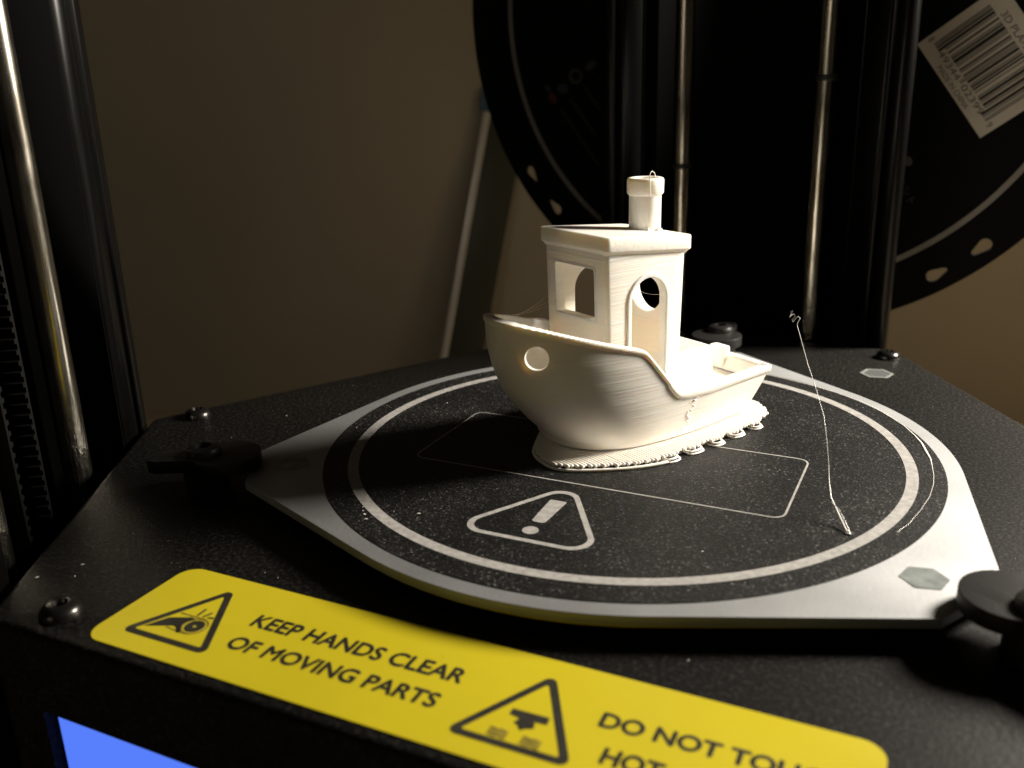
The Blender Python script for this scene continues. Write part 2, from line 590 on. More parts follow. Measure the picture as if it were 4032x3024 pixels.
def boolean(me, cutters, op='DIFFERENCE'):
    o = bpy.data.objects.new("tmp", me); COL.objects.link(o)
    cs = []
    for cme in cutters:
        fix_normals(cme)
        c = bpy.data.objects.new("cut", cme); COL.objects.link(c); cs.append(c)
        md = o.modifiers.new("b", 'BOOLEAN'); md.operation = op; md.object = c; md.solver = 'EXACT'
    dg = bpy.context.evaluated_depsgraph_get(); dg.update()
    res = bpy.data.meshes.new_from_object(o.evaluated_get(dg))
    for c in cs: bpy.data.objects.remove(c)
    bpy.data.objects.remove(o)
    return res

def interp(tab, x):
    if x <= tab[0][0]: return tab[0][1]
    for (a, fa), (b_, fb) in zip(tab[:-1], tab[1:]):
        if x <= b_:
            return fa + (fb - fa) * (x - a) / (b_ - a)
    return tab[-1][1]

def smooth_interp(tab, x):
    """Catmull-Rom through the table"""
    n = len(tab)
    if x <= tab[0][0]: return tab[0][1]
    if x >= tab[-1][0]: return tab[-1][1]
    for i in range(n - 1):
        if x <= tab[i + 1][0]:
            x0, y0 = tab[i]; x1, y1 = tab[i + 1]
            m0 = (y1 - tab[i - 1][1]) / (x1 - tab[i - 1][0]) if i > 0 else (y1 - y0) / (x1 - x0)
            m1 = (tab[i + 2][1] - y0) / (tab[i + 2][0] - x0) if i < n - 2 else (y1 - y0) / (x1 - x0)
            h = x1 - x0; t = (x - x0) / h
            return ((2*t**3 - 3*t*t + 1) * y0 + (t**3 - 2*t*t + t) * h * m0 + (-2*t**3 + 3*t*t) * y1 + (t**3 - t*t) * h * m1)

# ------------------------------------------------------------------ setting
WALL_Y, DESK_Z = 308, -108
o = link("wall", mesh("wall", *box(-1500, 1500, WALL_Y, WALL_Y + 20, DESK_Z, 1200)), M_WALL); o.rotation_euler[2] = R(18.7); tag(o, "plain tan wall behind the printer", "wall", kind="structure")
o = link("desk", mesh("desk", *box(-1500, 1500, -900, WALL_Y, DESK_Z - 30, DESK_Z)), M_DESK); o.rotation_euler[2] = R(18.7); tag(o, "pale desk top under the printer", "desk", kind="structure")

# ------------------------------------------------------------------ printer
BASE_Z = -4.0
printer = empty("desktop_printer", (0, 0, DESK_Z))
tag(printer, "black delta 3D printer with round heated bed, steel rods and yellow warning sticker", "3d printer")
PINV = Matrix.Translation(Vector((0, 0, -DESK_Z * MM)))
def part(name, me, material, parent=None, smooth=None):
    o = link(name, me, material, None, smooth)
    p = parent or printer
    o.parent = p
    if p is printer:
        o.matrix_parent_inverse = PINV
    return o

def polar(ang, d, u):
    """point at distance d along direction ang, u to the right when looking outwards"""
    a = R(ang)
    return (d * math.cos(a) + u * math.sin(a), d * math.sin(a) - u * math.cos(a))

# base housing: hexagon, three long edges at 90 mm, three short ones under the columns
EDGE, COLD = 87.0, 101.2
hexa = []
for ang in (-30, 90, 210):
    t = (EDGE - COLD * 0.5) / math.sin(R(60))
    hexa.append(polar(ang, COLD, t)); hexa.append(polar(ang, COLD, -t))
def base_loop(ins, z, rad=3):
    L = round_poly(inset_poly(hexa, ins), max(0.3, rad - ins), 5)
    return [(x, y, z) for x, y in L]
levels = [base_loop(0.0, DESK_Z + 0.1), base_loop(0.0, BASE_Z - 1.2), base_loop(0.09, BASE_Z - 0.75), base_loop(0.35, BASE_Z - 0.34), base_loop(0.75, BASE_Z - 0.09), base_loop(1.2, BASE_Z)]
me = mesh("base_housing", *stack(levels)); fix_normals(me)
# window for the screen, cut into the front face
SX0, SX1, SZ0, SZ1 = -57.6, 4.0, -60.0, -17.1
me = boolean(me, [mesh("c", *box(SX0, SX1, -EDGE - 5, -EDGE + 2.0, SZ0, SZ1))])
base = part("base_housing", me, M_BASE, smooth=35)
o = part("display_screen", mesh("display_screen", *box(SX0 + 1.2, SX1 - 1.2, -EDGE + 1.2, -EDGE + 1.9, SZ0 + 1.0, SZ1 - 0.1)), M_SCREEN)
o["label"] = "lit blue display screen on the front face"

# print bed -------------------------------------------------------
def bed_outline(grow=0.0):
    RB = 60.0 + grow
    tip, hw = 70.4 + grow, 7.3 + grow
    r = math.hypot(tip, hw); aoff = math.atan2(hw, tip) + math.acos(RB / r)
    L = []
    for ang in (-30, 90, 210):
        a = R(ang)
        for sgn in (-1, 1):
            pass
        c1 = polar(ang, tip, hw); c2 = polar(ang, tip, -hw)
        L += [c1, c2]
        s = a + aoff; e = a + 2 * math.pi / 3 - aoff
        for i in range(25):
            q = s + (e - s) * i / 24
            L.append((RB * math.cos(q), RB * math.sin(q)))
    return L
me = flat_mesh("print_bed", [bed_outline()], 1.5, -0.75)
bevel_mesh(me, 0.22, 2, 50)
bed = part("print_bed", me, M_ALU, smooth=30)
bed["label"] = "round aluminium print bed with three corner tabs"
def bedpart(name, me, m, smooth=None):
    o = link(name, me, m, bed, smooth); return o
bedpart("tape_edge", flat_mesh("tape_edge", [bed_outline(-0.9)], 0.8, -1.92), M_TAPE)
bedpart("build_sheet", flat_mesh("build_sheet", [circle(0, 0, 57.0, 180)], 0.10, 0.055), M_SHEET)
SZ = 0.135
bedpart("circle_line", flat_mesh("circle_line", [circle(0, 0, 52.45, 180), circle(0, 0, 50.45, 180)], 0.03, SZ), M_PRINT)
rect = round_poly([(-35.0, -20.2), (33.9, -20.9), (34.1, 5.2), (-35.0, 6.9)], 2.2, 5)
rect_in = round_poly([(-34.68, -19.85), (33.55, -20.55), (33.75, 4.85), (-34.68, 6.55)], 1.85, 5)
bedpart("rectangle_line", flat_mesh("rectangle_line", [rect, rect_in], 0.03, SZ), M_PRINT)
tri = [(-14.9, -43.2), (11.3, -43.2), (-1.8, -20.5)]
bedpart("warning_triangle", flat_mesh("warning_triangle", [round_poly(tri, 3.4, 8), round_poly(inset_poly(tri, 0.95), 2.6, 8)], 0.03, SZ), M_PRINT)
bedpart("exclamation_mark", flat_mesh("exclamation_mark", [round_poly([(-3.0, -36.4), (-0.7, -36.4), (-0.25, -27.9), (-3.25, -27.9)], [0.6, 0.6, 0.3, 0.3], 4), circle(-1.78, -39.4, 1.32, 24)], 0.03, SZ), M_PRINT)
def hexagon(cx, cy, r, rot, sq=1.0):
    return round_poly([(cx + r * math.cos(R(rot + 60 * i)), cy + r * math.sin(R(rot + 60 * i))) for i in range(6)], 0.35, 2)
for (cx, cy) in (polar(-30, 63.2, 0), polar(210, 63.0, 0), polar(90, 63, 0)):
    bedpart("hexagon_pad", flat_mesh("hexagon_pad", [hexagon(cx, cy, 3.35, 12)], 0.08, 0.045), M_HEX)

# hexagon on the housing
o = part("hexagon_plug", flat_mesh("hexagon_plug", [hexagon(39.6, 76.9, 4.0, 12)], 0.06, BASE_Z + 0.035), M_PLUG)
link("hexagon_rim", flat_mesh("hexagon_rim", [hexagon(39.6, 76.9, 4.0, 12), hexagon(39.6, 76.9, 3.3, 12)], 0.10, BASE_Z + 0.09), M_HEXRIM, o)

# clips -----------------------------------------------------------
def clip_outline():
    L = []
    for i in range(25):                      # inner lobe (towards the bed)
        a = R(130) - R(260) * i / 24
        L.append((-(0) + -3.6 - 6.4 * math.cos(a), 6.4 * math.sin(a)))
    # handle outwards
    tail = [(1.6, -3.0), (8.5, -2.6), (10.2, -1.9), (11.0, 0), (10.2, 1.9), (8.5, 2.6), (1.6, 3.0)]
    return L + tail
clip_me = flat_mesh("bed_clip", [clip_outline()], 2.5, 1.75)
bevel_mesh(clip_me, 0.55, 3, 40)
post_me = join_mesh("post", [lathe([(0, -4.1), (4.1, -4.1), (4.1, 0.52), (0, 0.52)], 0.4, 0, 40)])
screw_me = join_mesh("clip_screw", [lathe([(0, 3.02), (3.3, 3.02), (3.3, 3.7), (2.9, 4.3), (2.0, 4.65), (1.55, 4.7), (1.4, 3.9), (0, 3.9)], 0.4, 0, 40)])
fix_normals(post_me); fix_normals(screw_me)
for i, ang in enumerate((210, -30, 90)):
    x, y = polar(ang, 78.6, 0)
    o = link("bed_clip", clip_me if i == 0 else clip_me, M_PLASTIC, printer, 35)
    o.location = (x * MM, y * MM, -DESK_Z * MM); o.rotation_euler = (0, 0, R(ang) + (R(0) if i != 1 else R(-4)))
    link("post", post_me, M_PLASTIC, o, 35)
    link("clip_screw", screw_me, M_PLASTIC, o, 35)

# screws on the housing --------------------------------------------
def screw_mesh():
    prof = [(0, BASE_Z + 0.0), (3.1, BASE_Z + 0.0), (3.1, BASE_Z + 0.2), (2.95, BASE_Z + 0.3), (2.85, BASE_Z + 0.9), (2.4, BASE_Z + 1.5), (1.6, BASE_Z + 1.85), (1.15, BASE_Z + 1.9), (0.95, BASE_Z + 1.2), (0, BASE_Z + 1.1)]
    me = join_mesh("screw", [lathe(prof, 0, 0, 36)]); fix_normals(me); return me
smesh = screw_mesh()
for (x, y) in ((-99.6, -9.4), (-57.0, -81.6), (41.0, 92.4), (-41.0, 92.4), (57.0, -81.6)):
    o = link("screw", smesh, M_SCREW, printer, 30)
    o.location = (x * MM, y * MM, (0.02 - DESK_Z) * MM)

# columns -----------------------------------------------------------
def column(ang, belts, du=0.0, dd=0.0, rods=(-18.7, 18.7)):
    Z0, Z1 = DESK_Z + 0.3, 330.0
    def P(L, z): return [(*polar(ang, d, u), z) for u, d in L]
    def prism(L, z0=Z0, z1=Z1): return stack([P(L, z0), P(L, z1)])
    D = COLD + 0.15 + dd
    body = []
    # main shell: C-channel outline (u, d)
    shell = [(-40.5, D), (-36.6, D), (-36.6, D + 3.2), (-35.6, D + 3.2), (-35.6, D + 0.4), (-34.2, D + 0.4), (-33.6, D + 0.9), (-29.0, D + 1.2), (-29.0, D + 15),
             (29.0, D + 15), (29.0, D + 1.2), (33.6, D + 0.9), (34.2, D + 0.4), (35.6, D + 0.4), (35.6, D + 3.2), (36.6, D + 3.2), (36.6, D), (40.5, D),
             (40.5, D + 17), (38.0, D + 20.5), (-38.0, D + 20.5), (-40.5, D + 17)]
    # build as triangulated prism through a curve fill
    me = flat_mesh("column", [shell], Z1 - Z0, (Z1 + Z0) / 2, place=lambda u, d, z: (*polar(ang, d, u + du), z))
    c = part("column", me, M_COLUMN)
    U = [(-28.9, D + 1.4), (-28.3, D + 1.4), (-28.3, D + 14), (28.3, D + 14), (28.3, D + 1.4), (28.9, D + 1.4), (28.9, D + 14.8), (-28.9, D + 14.8)]
    inner = flat_mesh("channel_shade", [U], Z1 - Z0 - 0.4, (Z1 + Z0) / 2, place=lambda u, d, z: (*polar(ang, d, u + du), z))  # added liner, its black carries the shade of the channel
    link("channel_shade", inner, M_RECESS, c)
    for u in rods:
        x, y = polar(ang, 109.2 + dd, u)
        prof = [(0, -62), (2.75, -62), (2.75, 320), (0, 320)]
        rod = join_mesh("rod", [lathe(prof, 0, 0, 48)]); fix_normals(rod)
        r_ = link("rod", rod, M_ROD, c, 35); r_.location = (x * MM, y * MM, 0)
        if not belts:
            zc = 46.0 if u > 0 else 28.0
    if belts:
        for s in (-1, 1):
            # toothed belt strand, teeth facing the other strand
            u0 = -5.5 + s * 4.6
            V, F = [], []
            pts_out, z = [], -45.0
            prof = []
            while z < 150:
                prof += [(0.0, z), (0.0, z + 0.95), (0.75, z + 1.1), (0.75, z + 1.85)]
                z += 2.0
            n = len(prof)
            for d in (108.0, 114.0):
                for t, zz in prof:
                    V.append((*polar(ang, d, u0 - s * t), zz))
                for t, zz in prof:
                    V.append((*polar(ang, d, u0 + s * 0.7), zz))
            for i in range(n - 1):
                F.append((i, i + 1, n + i + 1, n + i))
                F.append((2 * n + i, 2 * n + i + 1, 3 * n + i + 1, 3 * n + i))
                F.append((i, i + 1, 2 * n + i + 1, 2 * n + i))
                F.append((n + i, n + i + 1, 3 * n + i + 1, 3 * n + i))
            me = mesh("belt", V, F); fix_normals(me)
            link("belt", me, M_BELT, c)
    return c
column_back = column(90, False, -1.3, 0.0, (-20.0, 18.4))
column_left = column(210, True, 0.0, 0.9)
column_right = column(-30, False, 0.0, 0.9)
# small dark marks on the back rods
for u, z in ((18.4, 66.0), (-20.0, 43.0)):
    x, y = polar(90, 109.2, u)
    me = join_mesh("rod_mark", [lathe([(2.7, -0.9), (2.83, -0.7), (2.83, 0.7), (2.7, 0.9)], x, y, 32)])
    o = link("rod_mark", me, M_INK, column_back, 60); o.location = (0, 0, z * MM)

# warning sticker ----------------------------------------------------
LZ = BASE_Z + 0.06
STK = lambda x, y, z: (x * 0.9861 + 0.742, y * 0.9861 - 2.19, z)     # artwork -> place on the housing
lab = flat_mesh("warning_sticker", [round_poly([(-51.0, -83.5), (53.0, -83.7), (53.0, -63.0), (-51.0, -62.4)], 3.0, 8)], 0.10, LZ, STK)
sticker = part("warning_sticker", lab, M_YELLOW)
sticker["label"] = "yellow warning sticker along the front edge of the housing"
TZ = LZ + 0.075
def ink(name, me, m=M_INK):
    return link(name, me, m, sticker)
for (a, b_, c_) in (((-47.3, -80.2), (-31.4, -80.2), (-39.35, -65.2)), ((5.4, -80.6), (21.6, -80.6), (13.55, -65.6))):
    T = [a, b_, c_]
    ink("triangle_outline", flat_mesh("triangle_outline", [round_poly(T, 0.95, 6), round_poly(inset_poly(T, 1.05), 0.28, 4)], 0.03, TZ, STK))
ink("lettering", text_mesh("lettering", "KEEP HANDS CLEAR", -30.7, 3.05, -72.15, -69.35, TZ, 0.0, smear=0.13, place=STK))
ink("lettering", text_mesh("lettering", "OF MOVING PARTS", -30.4, 2.25, -77.65, -74.95, TZ, 0.0, smear=0.13, place=STK))
ink("lettering", text_mesh("lettering", "DO NOT TOUCH", 21.9, 49.5, -72.75, -70.15, TZ, 0.0, smear=0.13, place=STK))
ink("lettering", text_mesh("lettering", "HOT", 24.1, 31.0, -78.55, -75.9, TZ, 0.0, smear=0.13, place=STK))
hand = [(-44.64, -78.15), (-42.92, -75.13), (-39.76, -73.8), (-38.76, -74.06), (-39.55, -75.0), (-39.75, -75.9), (-38.62, -77.35), (-39.0, -77.75), (-40.2, -76.6), (-40.75, -76.5), (-41.95, -77.02)]
ink("hand_symbol", flat_mesh("hand_symbol", [hand], 0.03, TZ, STK))
ink("roller_symbol", flat_mesh("roller_symbol", [circle(-37.75, -75.45, 1.45, 32), circle(-37.75, -75.45, 0.28, 12)], 0.03, TZ, STK))
def stroke(pts, w):
    P = [Vector(p).to_2d() for p in pts]
    Lf, Rt = [], []
    for i, p in enumerate(P):
        t = (P[min(i + 1, len(P) - 1)] - P[max(0, i - 1)]).normalized()
        n = Vector((-t.y, t.x)) * w / 2
        Lf.append(tuple(p + n)); Rt.append(tuple(p - n))
    return Lf + Rt[::-1]
for pts, w in (([(-39.42, -73.15), (-39.43, -71.3)], .34), ([(-38.42, -73.1), (-37.83, -71.75)], .34), ([(-37.62, -73.0), (-36.65, -72.81)], .34)):
    ink("motion_mark", flat_mesh("motion_mark", [stroke(pts, w)], 0.03, TZ, STK))
ink("belt_outline", flat_mesh("belt_outline", [circle(-37.75, -75.45, 2.0, 36), circle(-37.75, -75.45, 1.72, 36)], 0.03, TZ, STK), M_INK_THIN)
ink("belt_outline", flat_mesh("belt_outline", [stroke([(-42.16, -73.5), (-39.14, -73.5), (-37.6, -73.52)], .22)], 0.03, TZ, STK), M_INK_THIN)
ink("belt_outline", flat_mesh("belt_outline", [stroke([(-41.53, -77.1), (-38.84, -77.4), (-37.6, -77.38)], .22)], 0.03, TZ, STK), M_INK_THIN)
palm = [(11.42, -73.82), (16.24, -73.75), (16.34, -75.05), (14.76, -75.11), (15.18, -75.93), (15.07, -76.37), (14.31, -76.62), (13.78, -77.16), (13.14, -76.35), (12.52, -76.15), (12.91, -75.19), (11.39, -74.89)]
ink("hand_symbol", flat_mesh("hand_symbol", [palm], 0.03, TZ, STK))
for cx_, cy_ in ((11.6, -78.5), (15.85, -78.6)):
    for k in (-1, 0, 1):
        pts = [(cx_ - 1.2 + 2.4 * i / 10, cy_ + k * 0.55 + 0.10 * math.sin(i * 1.25)) for i in range(11)]
        ink("heat_wave", flat_mesh("heat_wave", [stroke(pts, .36)], 0.03, TZ, STK), M_INK_THIN)

# ------------------------------------------------------------------ boat
Z0 = 1.32
boat = empty("toy_boat", (-3.61, 8.147, Z0), R(239.85))
tag(boat, "white 3D printed toy tugboat with cabin and chimney on the black print bed", "toy boat")
def bp(name, me, m=M_PLA, parent=None, smooth=30):
    return link(name, me, m, parent or boat, smooth)

TOP = [(-29.2, 12.9), (-20, 14.3), (-10, 15.15), (0, 15.4), (8, 15.1), (15.0, 14.0), (20, 12.3), (23.7, 10.1), (26.0, 7.9), (27.6, 5.5), (28.6, 2.8), (29.0, 0.0)]
BOT = [(-23.4, 11.4), (-10.8, 12.9), (-0.2, 13.1), (7.4, 12.1), (12.1, 9.9), (14.6, 7.7), (16.3, 4.6), (16.9, 2.2), (17.1, 0.0)]
SHEER = [(-30, 9.45), (-20, 9.5), (-11, 9.3), (-5, 9.5), (-3.6, 9.6), (-1.6, 10.0), (-0.4, 10.9), (0.6, 12.0), (6.6, 19.1), (7.4, 19.75), (9.5, 20.4), (15.5, 22.1), (25, 24.9), (30, 26.2)]
GB = [(0, 0), (1.8, .04), (4.4, .26), (8.3, .54), (11.9, .74), (16.4, .89), (21, .985), (26, 1.0), (30, 1.0)]

def resample(tab, n):
    """even arc-length samples along a table curve (x,y) from stern corner to bow"""
    fine = []
    k = len(tab)
    # parametric Catmull-Rom on chord length
    s = [0.0]
    for a, b_ in zip(tab[:-1], tab[1:]): s.append(s[-1] + math.dist(a, b_))
    tx = [(s[i], tab[i][0]) for i in range(k)]; ty = [(s[i], tab[i][1]) for i in range(k)]
    return [(smooth_interp(tx, s[-1] * i / n), max(0.0, smooth_interp(ty, s[-1] * i / n))) for i in range(n + 1)]

NS, NT = 150, 14
top = resample(TOP, NS); bot = resample(BOT, NS)
# perimeter, near side: transom centre -> corner -> bow; then mirrored
per = []
for i in range(NT):
    f = i / NT
    w = f
    bow_ = 0.55 * (1 - f * f)               # slightly bowed transom
    per.append(((-29.2 - bow_, 12.9 * w), (-23.4 - bow_ * 0.8, 11.4 * w), 0.0))
for i in range(NS + 1):
    per.append((top[i], bot[i], i / NS))
full = per + [((t[0], -t[1]), (b_[0], -b_[1]), s) for t, b_, s in per[1:-1][::-1]]
# avoid a doubled point on the transom centre line
NP = len(full)

def sheer(x): return interp(SHEER, x)
def sheer_s(x):
    return sum(sheer(x + d) for d in (-0.2, -0.1, 0, 0.1, 0.2)) / 5

def hull_pt(k, z):
    t, b_, s = full[k]
    href = 9.6 + (26.0 - 9.6) * min(1, max(0, (s - 0.0) / 1.0)) ** 0.8
    href = max(href, 9.6)
    # blend stern (almost straight flare) with bow table
    zz = z / href
    g_st = 1 - (1 - min(zz, 1.0)) ** 1.25
    g_bo = interp(GB, min(zz, 1.0) * 26)
    w = min(1, s * 1.25)
    g = g_st * (1 - w) + g_bo * w
    return (b_[0] + (t[0] - b_[0]) * g, b_[1] + (t[1] - b_[1]) * g)

def offset_loop(L, d):
    n = len(L); out = []
    for i in range(n):
        a = Vector(L[i - 1]); c = Vector(L[(i + 1) % n]); p = Vector(L[i])
        t = (c - a)
        if t.length < 1e-9: t = Vector((1, 0))
        t.normalize()
        nrm = Vector((t.y, -t.x))
        out.append((p.x + nrm.x * d, p.y + nrm.y * d))
    return out

zt = [sheer_s(full[k][0][0]) for k in range(NP)]
DECK = 6.6
# direction of the loop decides which side is outside
_area = sum(full[i][0][0] * full[(i + 1) % NP][0][1] - full[(i + 1) % NP][0][0] * full[i][0][1] for i in range(NP))
SG = 1.0 if _area > 0 else -1.0
K = 34
V, F = [], []
loops = []
for k in range(K + 1):
    L = []
    for i in range(NP):
        z = zt[i] * k / K
        x, y = hull_pt(i, z)
        L.append((x, y, z))
    if k == 0:
        # small groove where the hull meets the raft
        xy0 = [(p[0], p[1]) for p in L]
        loops.append([(x, y, 0.0) for x, y in offset_loop(xy0, -0.45 * SG)])
        loops.append([(x, y, 0.30) for x, y in offset_loop(xy0, -0.40 * SG)])
        L = [(p[0], p[1], 0.38) for p in L]
    elif k == 1:
        L = [(p[0], p[1], max(p[2], 0.5)) for p in L]
    loops.append(L)
WALLT = 1.7
outer_top = [(p[0], p[1]) for p in loops[-1]]
inner_top = offset_loop(outer_top, -WALLT * SG)
loops.append([(x, y, zt[i]) for i, (x, y) in enumerate(inner_top)])
deck_outer = [hull_pt(i, DECK) for i in range(NP)]
deck_in = offset_loop(deck_outer, -WALLT * SG)
for f in (0.66, 0.33, 0.0):
    loops.append([(deck_in[i][0] * (1 - f) + inner_top[i][0] * f, deck_in[i][1] * (1 - f) + inner_top[i][1] * f, DECK + (zt[i] - DECK) * f) for i in range(NP)])
me = mesh("hull", *stack(loops))
bm = bmesh.new(); bm.from_mesh(me)
bmesh.ops.remove_doubles(bm, verts=bm.verts, dist=0.02 * MM)
bmesh.ops.triangulate(bm, faces=[f for f in bm.faces if len(f.verts) > 4])
bmesh.ops.recalc_face_normals(bm, faces=bm.faces)
bm.to_mesh(me); bm.free()
# hawse holes through both bow sides
def cyl_between(p, q, r, n=32):
    V, F = tube([p, q], r, n)
    m_ = mesh("c", V, F); return m_
cut = []
for s in (1, -1):
    cut.append(cyl_between((30.0, s * 13.2, 21.6), (22.0, s * 3.2, 18.7), 2.15))
me = boolean(me, cut)
hull = bp("hull", me, M_PLA_HULL, smooth=38)
# raised gunwale, its top stepped by the print layers
V, F = [], []
path = []
for i in range(NP):
    path.append((outer_top[i][0], outer_top[i][1], zt[i]))
# dense resample
dense = []
for i in range(NP):
    a = Vector(path[i]); c = Vector(path[(i + 1) % NP])
    if (c - a).length < 0.02: continue
    m_ = max(1, int((c - a).length / 0.22))
    for j in range(m_): dense.append(tuple(a + (c - a) * (j / m_)))
LH = 0.24
xy = [(p[0], p[1]) for p in dense]
o1 = offset_loop(xy, 0.26 * SG); o0 = offset_loop(xy, -0.05 * SG); i1 = offset_loop(xy, -(WALLT + 0.25) * SG); om = offset_loop(xy, 0.12 * SG); im = offset_loop(xy, -(WALLT - 0.1) * SG)
def q(z):
    f = z / LH
    b_ = math.floor(f); t = f - b_
    t = 0 if t < 0.35 else (t - 0.35) / 0.65
    t = t * t * (3 - 2 * t)
    return (b_ + t) * LH
secs = []
for i in range(len(dense)):
    z = dense[i][2]; zq = q(z + 0.12)
    h = 1.5 if dense[i][0] < 1 else 1.15
    secs.append([(*o0[i], z - h), (*o1[i], z - h + 0.45), (*o1[i], zq - 0.2), (*om[i], zq), (*im[i], zq), (*i1[i], zq - 0.3), (*i1[i], z - h)])
n = 7; N = len(secs)
V = [p for s in secs for p in s]
F = []
for i in range(N):
    for j in range(n):
        a = i * n + j; b_ = i * n + (j + 1) % n
        c = ((i + 1) % N) * n + (j + 1) % n; d = ((i + 1) % N) * n + j
        F.append((a, b_, c, d))
me = mesh("gunwale", V, F); fix_normals(me)
bp("gunwale", me, M_PLA_HULL, parent=hull, smooth=50)

# seam blobs left by the printer on the near side
parts = []
for j in range(16):
    z = 8.3 - j * 0.46 + random.uniform(-0.15, 0.15)
    # find near-side point at x about -6
    best = min(range(NT, NT + NS), key=lambda k: abs(hull_pt(k, z)[0] - (-6.2 + random.uniform(-0.9, 0.5) + 0.12 * j)))
    x, y = hull_pt(best, z)
    r = random.uniform(0.10, 0.24)
    L = random.uniform(1.0, 2.6)
    prof = [(0, -r), (r * .8, -r * .6), (r, 0), (r * .8, r * .6), (0, r)]
    vs_, fs = lathe(prof, 0, 0, 8)
    parts.append(([(x + a * L, y + b_ + 0.02, z + c) for a, b_, c in vs_], fs))
o = bp("print_seam", join_mesh("print_seam", parts), M_PLA_FINE, hull, 60)

# cabin -----------------------------------------------------------
HW = 9.14
def rr_loop(x0, x1, hw, z0f, r=1.0, ins=0.0):
    L = round_poly([(x0 + ins, -hw + ins), (x1 - ins, -hw + ins), (x1 - ins, hw - ins), (x0 + ins, hw - ins)], max(0.15, r - ins), 4)
    return [(x, y, z0f(x) if callable(z0f) else z0f) for x, y in L]
soffit = lambda x: 34.9 + (x + 8.2) * 0.09 + 0.5
body = mesh("cabin", *stack([rr_loop(-7.3, 10.45, HW, 6.2), rr_loop(-8.2, 11.35, HW, soffit)])); fix_normals(body)
TH = 1.7
inner = mesh("c", *stack([rr_loop(-7.3 + TH, 10.45 - TH - 0.4, HW - TH, DECK - 0.2, 0.5), rr_loop(-8.2 + TH, 11.35 - TH - 0.4, HW - TH, lambda x: soffit(x) - 0.9, 0.5)]))
def arch(cx, hw, z0, zs, y0, y1, n=18):
    L = [(cx - hw, z0), (cx + hw, z0)] + [(cx + hw * math.cos(math.pi * i / n), zs + hw * math.sin(math.pi * i / n)) for i in range(n + 1)]
    L = [L[0], L[1]] + L[2:]
    return stack([[(x, y0, z) for x, z in L], [(x, y1, z) for x, z in L]])
DCX, DHW, DZS = 1.0, 4.25, 26.9
door_cut = mesh("c", *arch(DCX, DHW, 5.0, DZS, -20, 20))
win = [(y, z) for y, z in round_poly([(-5.8, 23.9), (5.75, 23.9), (5.75, 33.5), (-5.8, 33.5)], 0.5, 3)]
win_cut = mesh("c", *stack([[(5, y, z) for y, z in win], [(16, y, z) for y, z in win]]))
rec = round_poly([(-6.0, 23.4), (6.0, 23.4), (6.0, 34.2), (-6.0, 34.2)], 0.5, 3)
rear_cut = cyl_between((-13, 0.5, 26.8), (-3.5, 0.5, 26.8), 4.5, 40)
body = boolean(body, [inner, door_cut, win_cut, rear_cut])
cabin = bp("cabin", body, smooth=28)
# raised surrounds
def ring_band(outer, innr, f):
    """closed band between two equal-length 2D outlines extruded by mapping f(p, side)"""
    n = len(outer); V, F = [], []
    for side in (0, 1):
        for p in outer: V.append(f(p, side))
        for p in innr: V.append(f(p, side))
    for i in range(n):
        j = (i + 1) % n
        F.append((i, j, n + j, n + i))
        F.append((2 * n + i, 2 * n + j, 3 * n + j, 3 * n + i))
        F.append((i, j, 2 * n + j, 2 * n + i))
        F.append((n + i, n + j, 3 * n + j, 3 * n + i))
    return V, F
def arch_line(cx, hw, z0, zs, n=20):
    return [(cx - hw, z0), ] + [(cx - hw, z0 + (zs - z0) * 0.5)] + [(cx - hw * math.cos(math.pi * i / n), zs + hw * math.sin(math.pi * i / n)) for i in range(n + 1)] + [(cx + hw, z0 + (zs - z0) * 0.5), (cx + hw, z0)]
for s in (1, -1):
    a = arch_line(DCX, DHW + 0.95, DECK, DZS); c = arch_line(DCX, DHW + 0.02, DECK, DZS)
    me = mesh("door_frame", *ring_band(a, c, lambda p, side: (p[0], s * (HW - 0.3 + side * 0.6), p[1])))
    fix_normals(me); bevel_mesh(me, 0.15, 1, 50)
    bp("door_frame", me, parent=cabin, smooth=40)
a = round_poly([(-6.25, 23.45), (6.2, 23.45), (6.2, 33.95), (-6.25, 33.95)], 0.5, 3); c = round_poly([(-5.82, 23.88), (5.77, 23.88), (5.77, 33.52), (-5.82, 33.52)], 0.5, 3)
fx = lambda z: 10.45 + (z - 6.2) * 0.9 / 30.9
me = mesh("window_frame", *ring_band(a, c, lambda p, side: (fx(p[1]) - 0.4 + side * 0.48, p[0], p[1]))); fix_normals(me)
bp("window_frame", me, parent=cabin, smooth=40)
a = circle(0.5, 26.8, 5.9, 48); c = circle(0.5, 26.8, 4.49, 48)
me = mesh("round_window_frame", *ring_band(a, c, lambda p, side: (-7.6 + 0.3 - side * 1.2, p[0], p[1]))); fix_normals(me)
bp("round_window_frame", me, parent=cabin, smooth=40)

# roof --------------------------------------------------------------
rt = lambda x: 38.0 + (x + 9.3) * (39.8 - 38.0) / 21.37
def roof_loop(ins, dz, r=1.3):
    L = round_poly([(-9.3 + ins, -9.95 + ins), (12.1 - ins, -9.95 + ins), (12.1 - ins, 9.95 - ins), (-9.3 + ins, 9.95 - ins)], max(0.2, r - ins * 0.8), 5)
    return [(x, y, rt(x) + dz) for x, y in L]
lv = [roof_loop(1.0, -3.6), roof_loop(0.75, -3.3), roof_loop(0.35, -2.85), roof_loop(0.05, -2.65), roof_loop(0.0, -2.5), roof_loop(0.0, -0.35), roof_loop(0.10, -0.12), roof_loop(0.32, -0.02), roof_loop(0.7, 0.0)]
me = mesh("roof", *stack(lv)); fix_normals(me)
roof = bp("roof", me, M_ROOF, smooth=40)

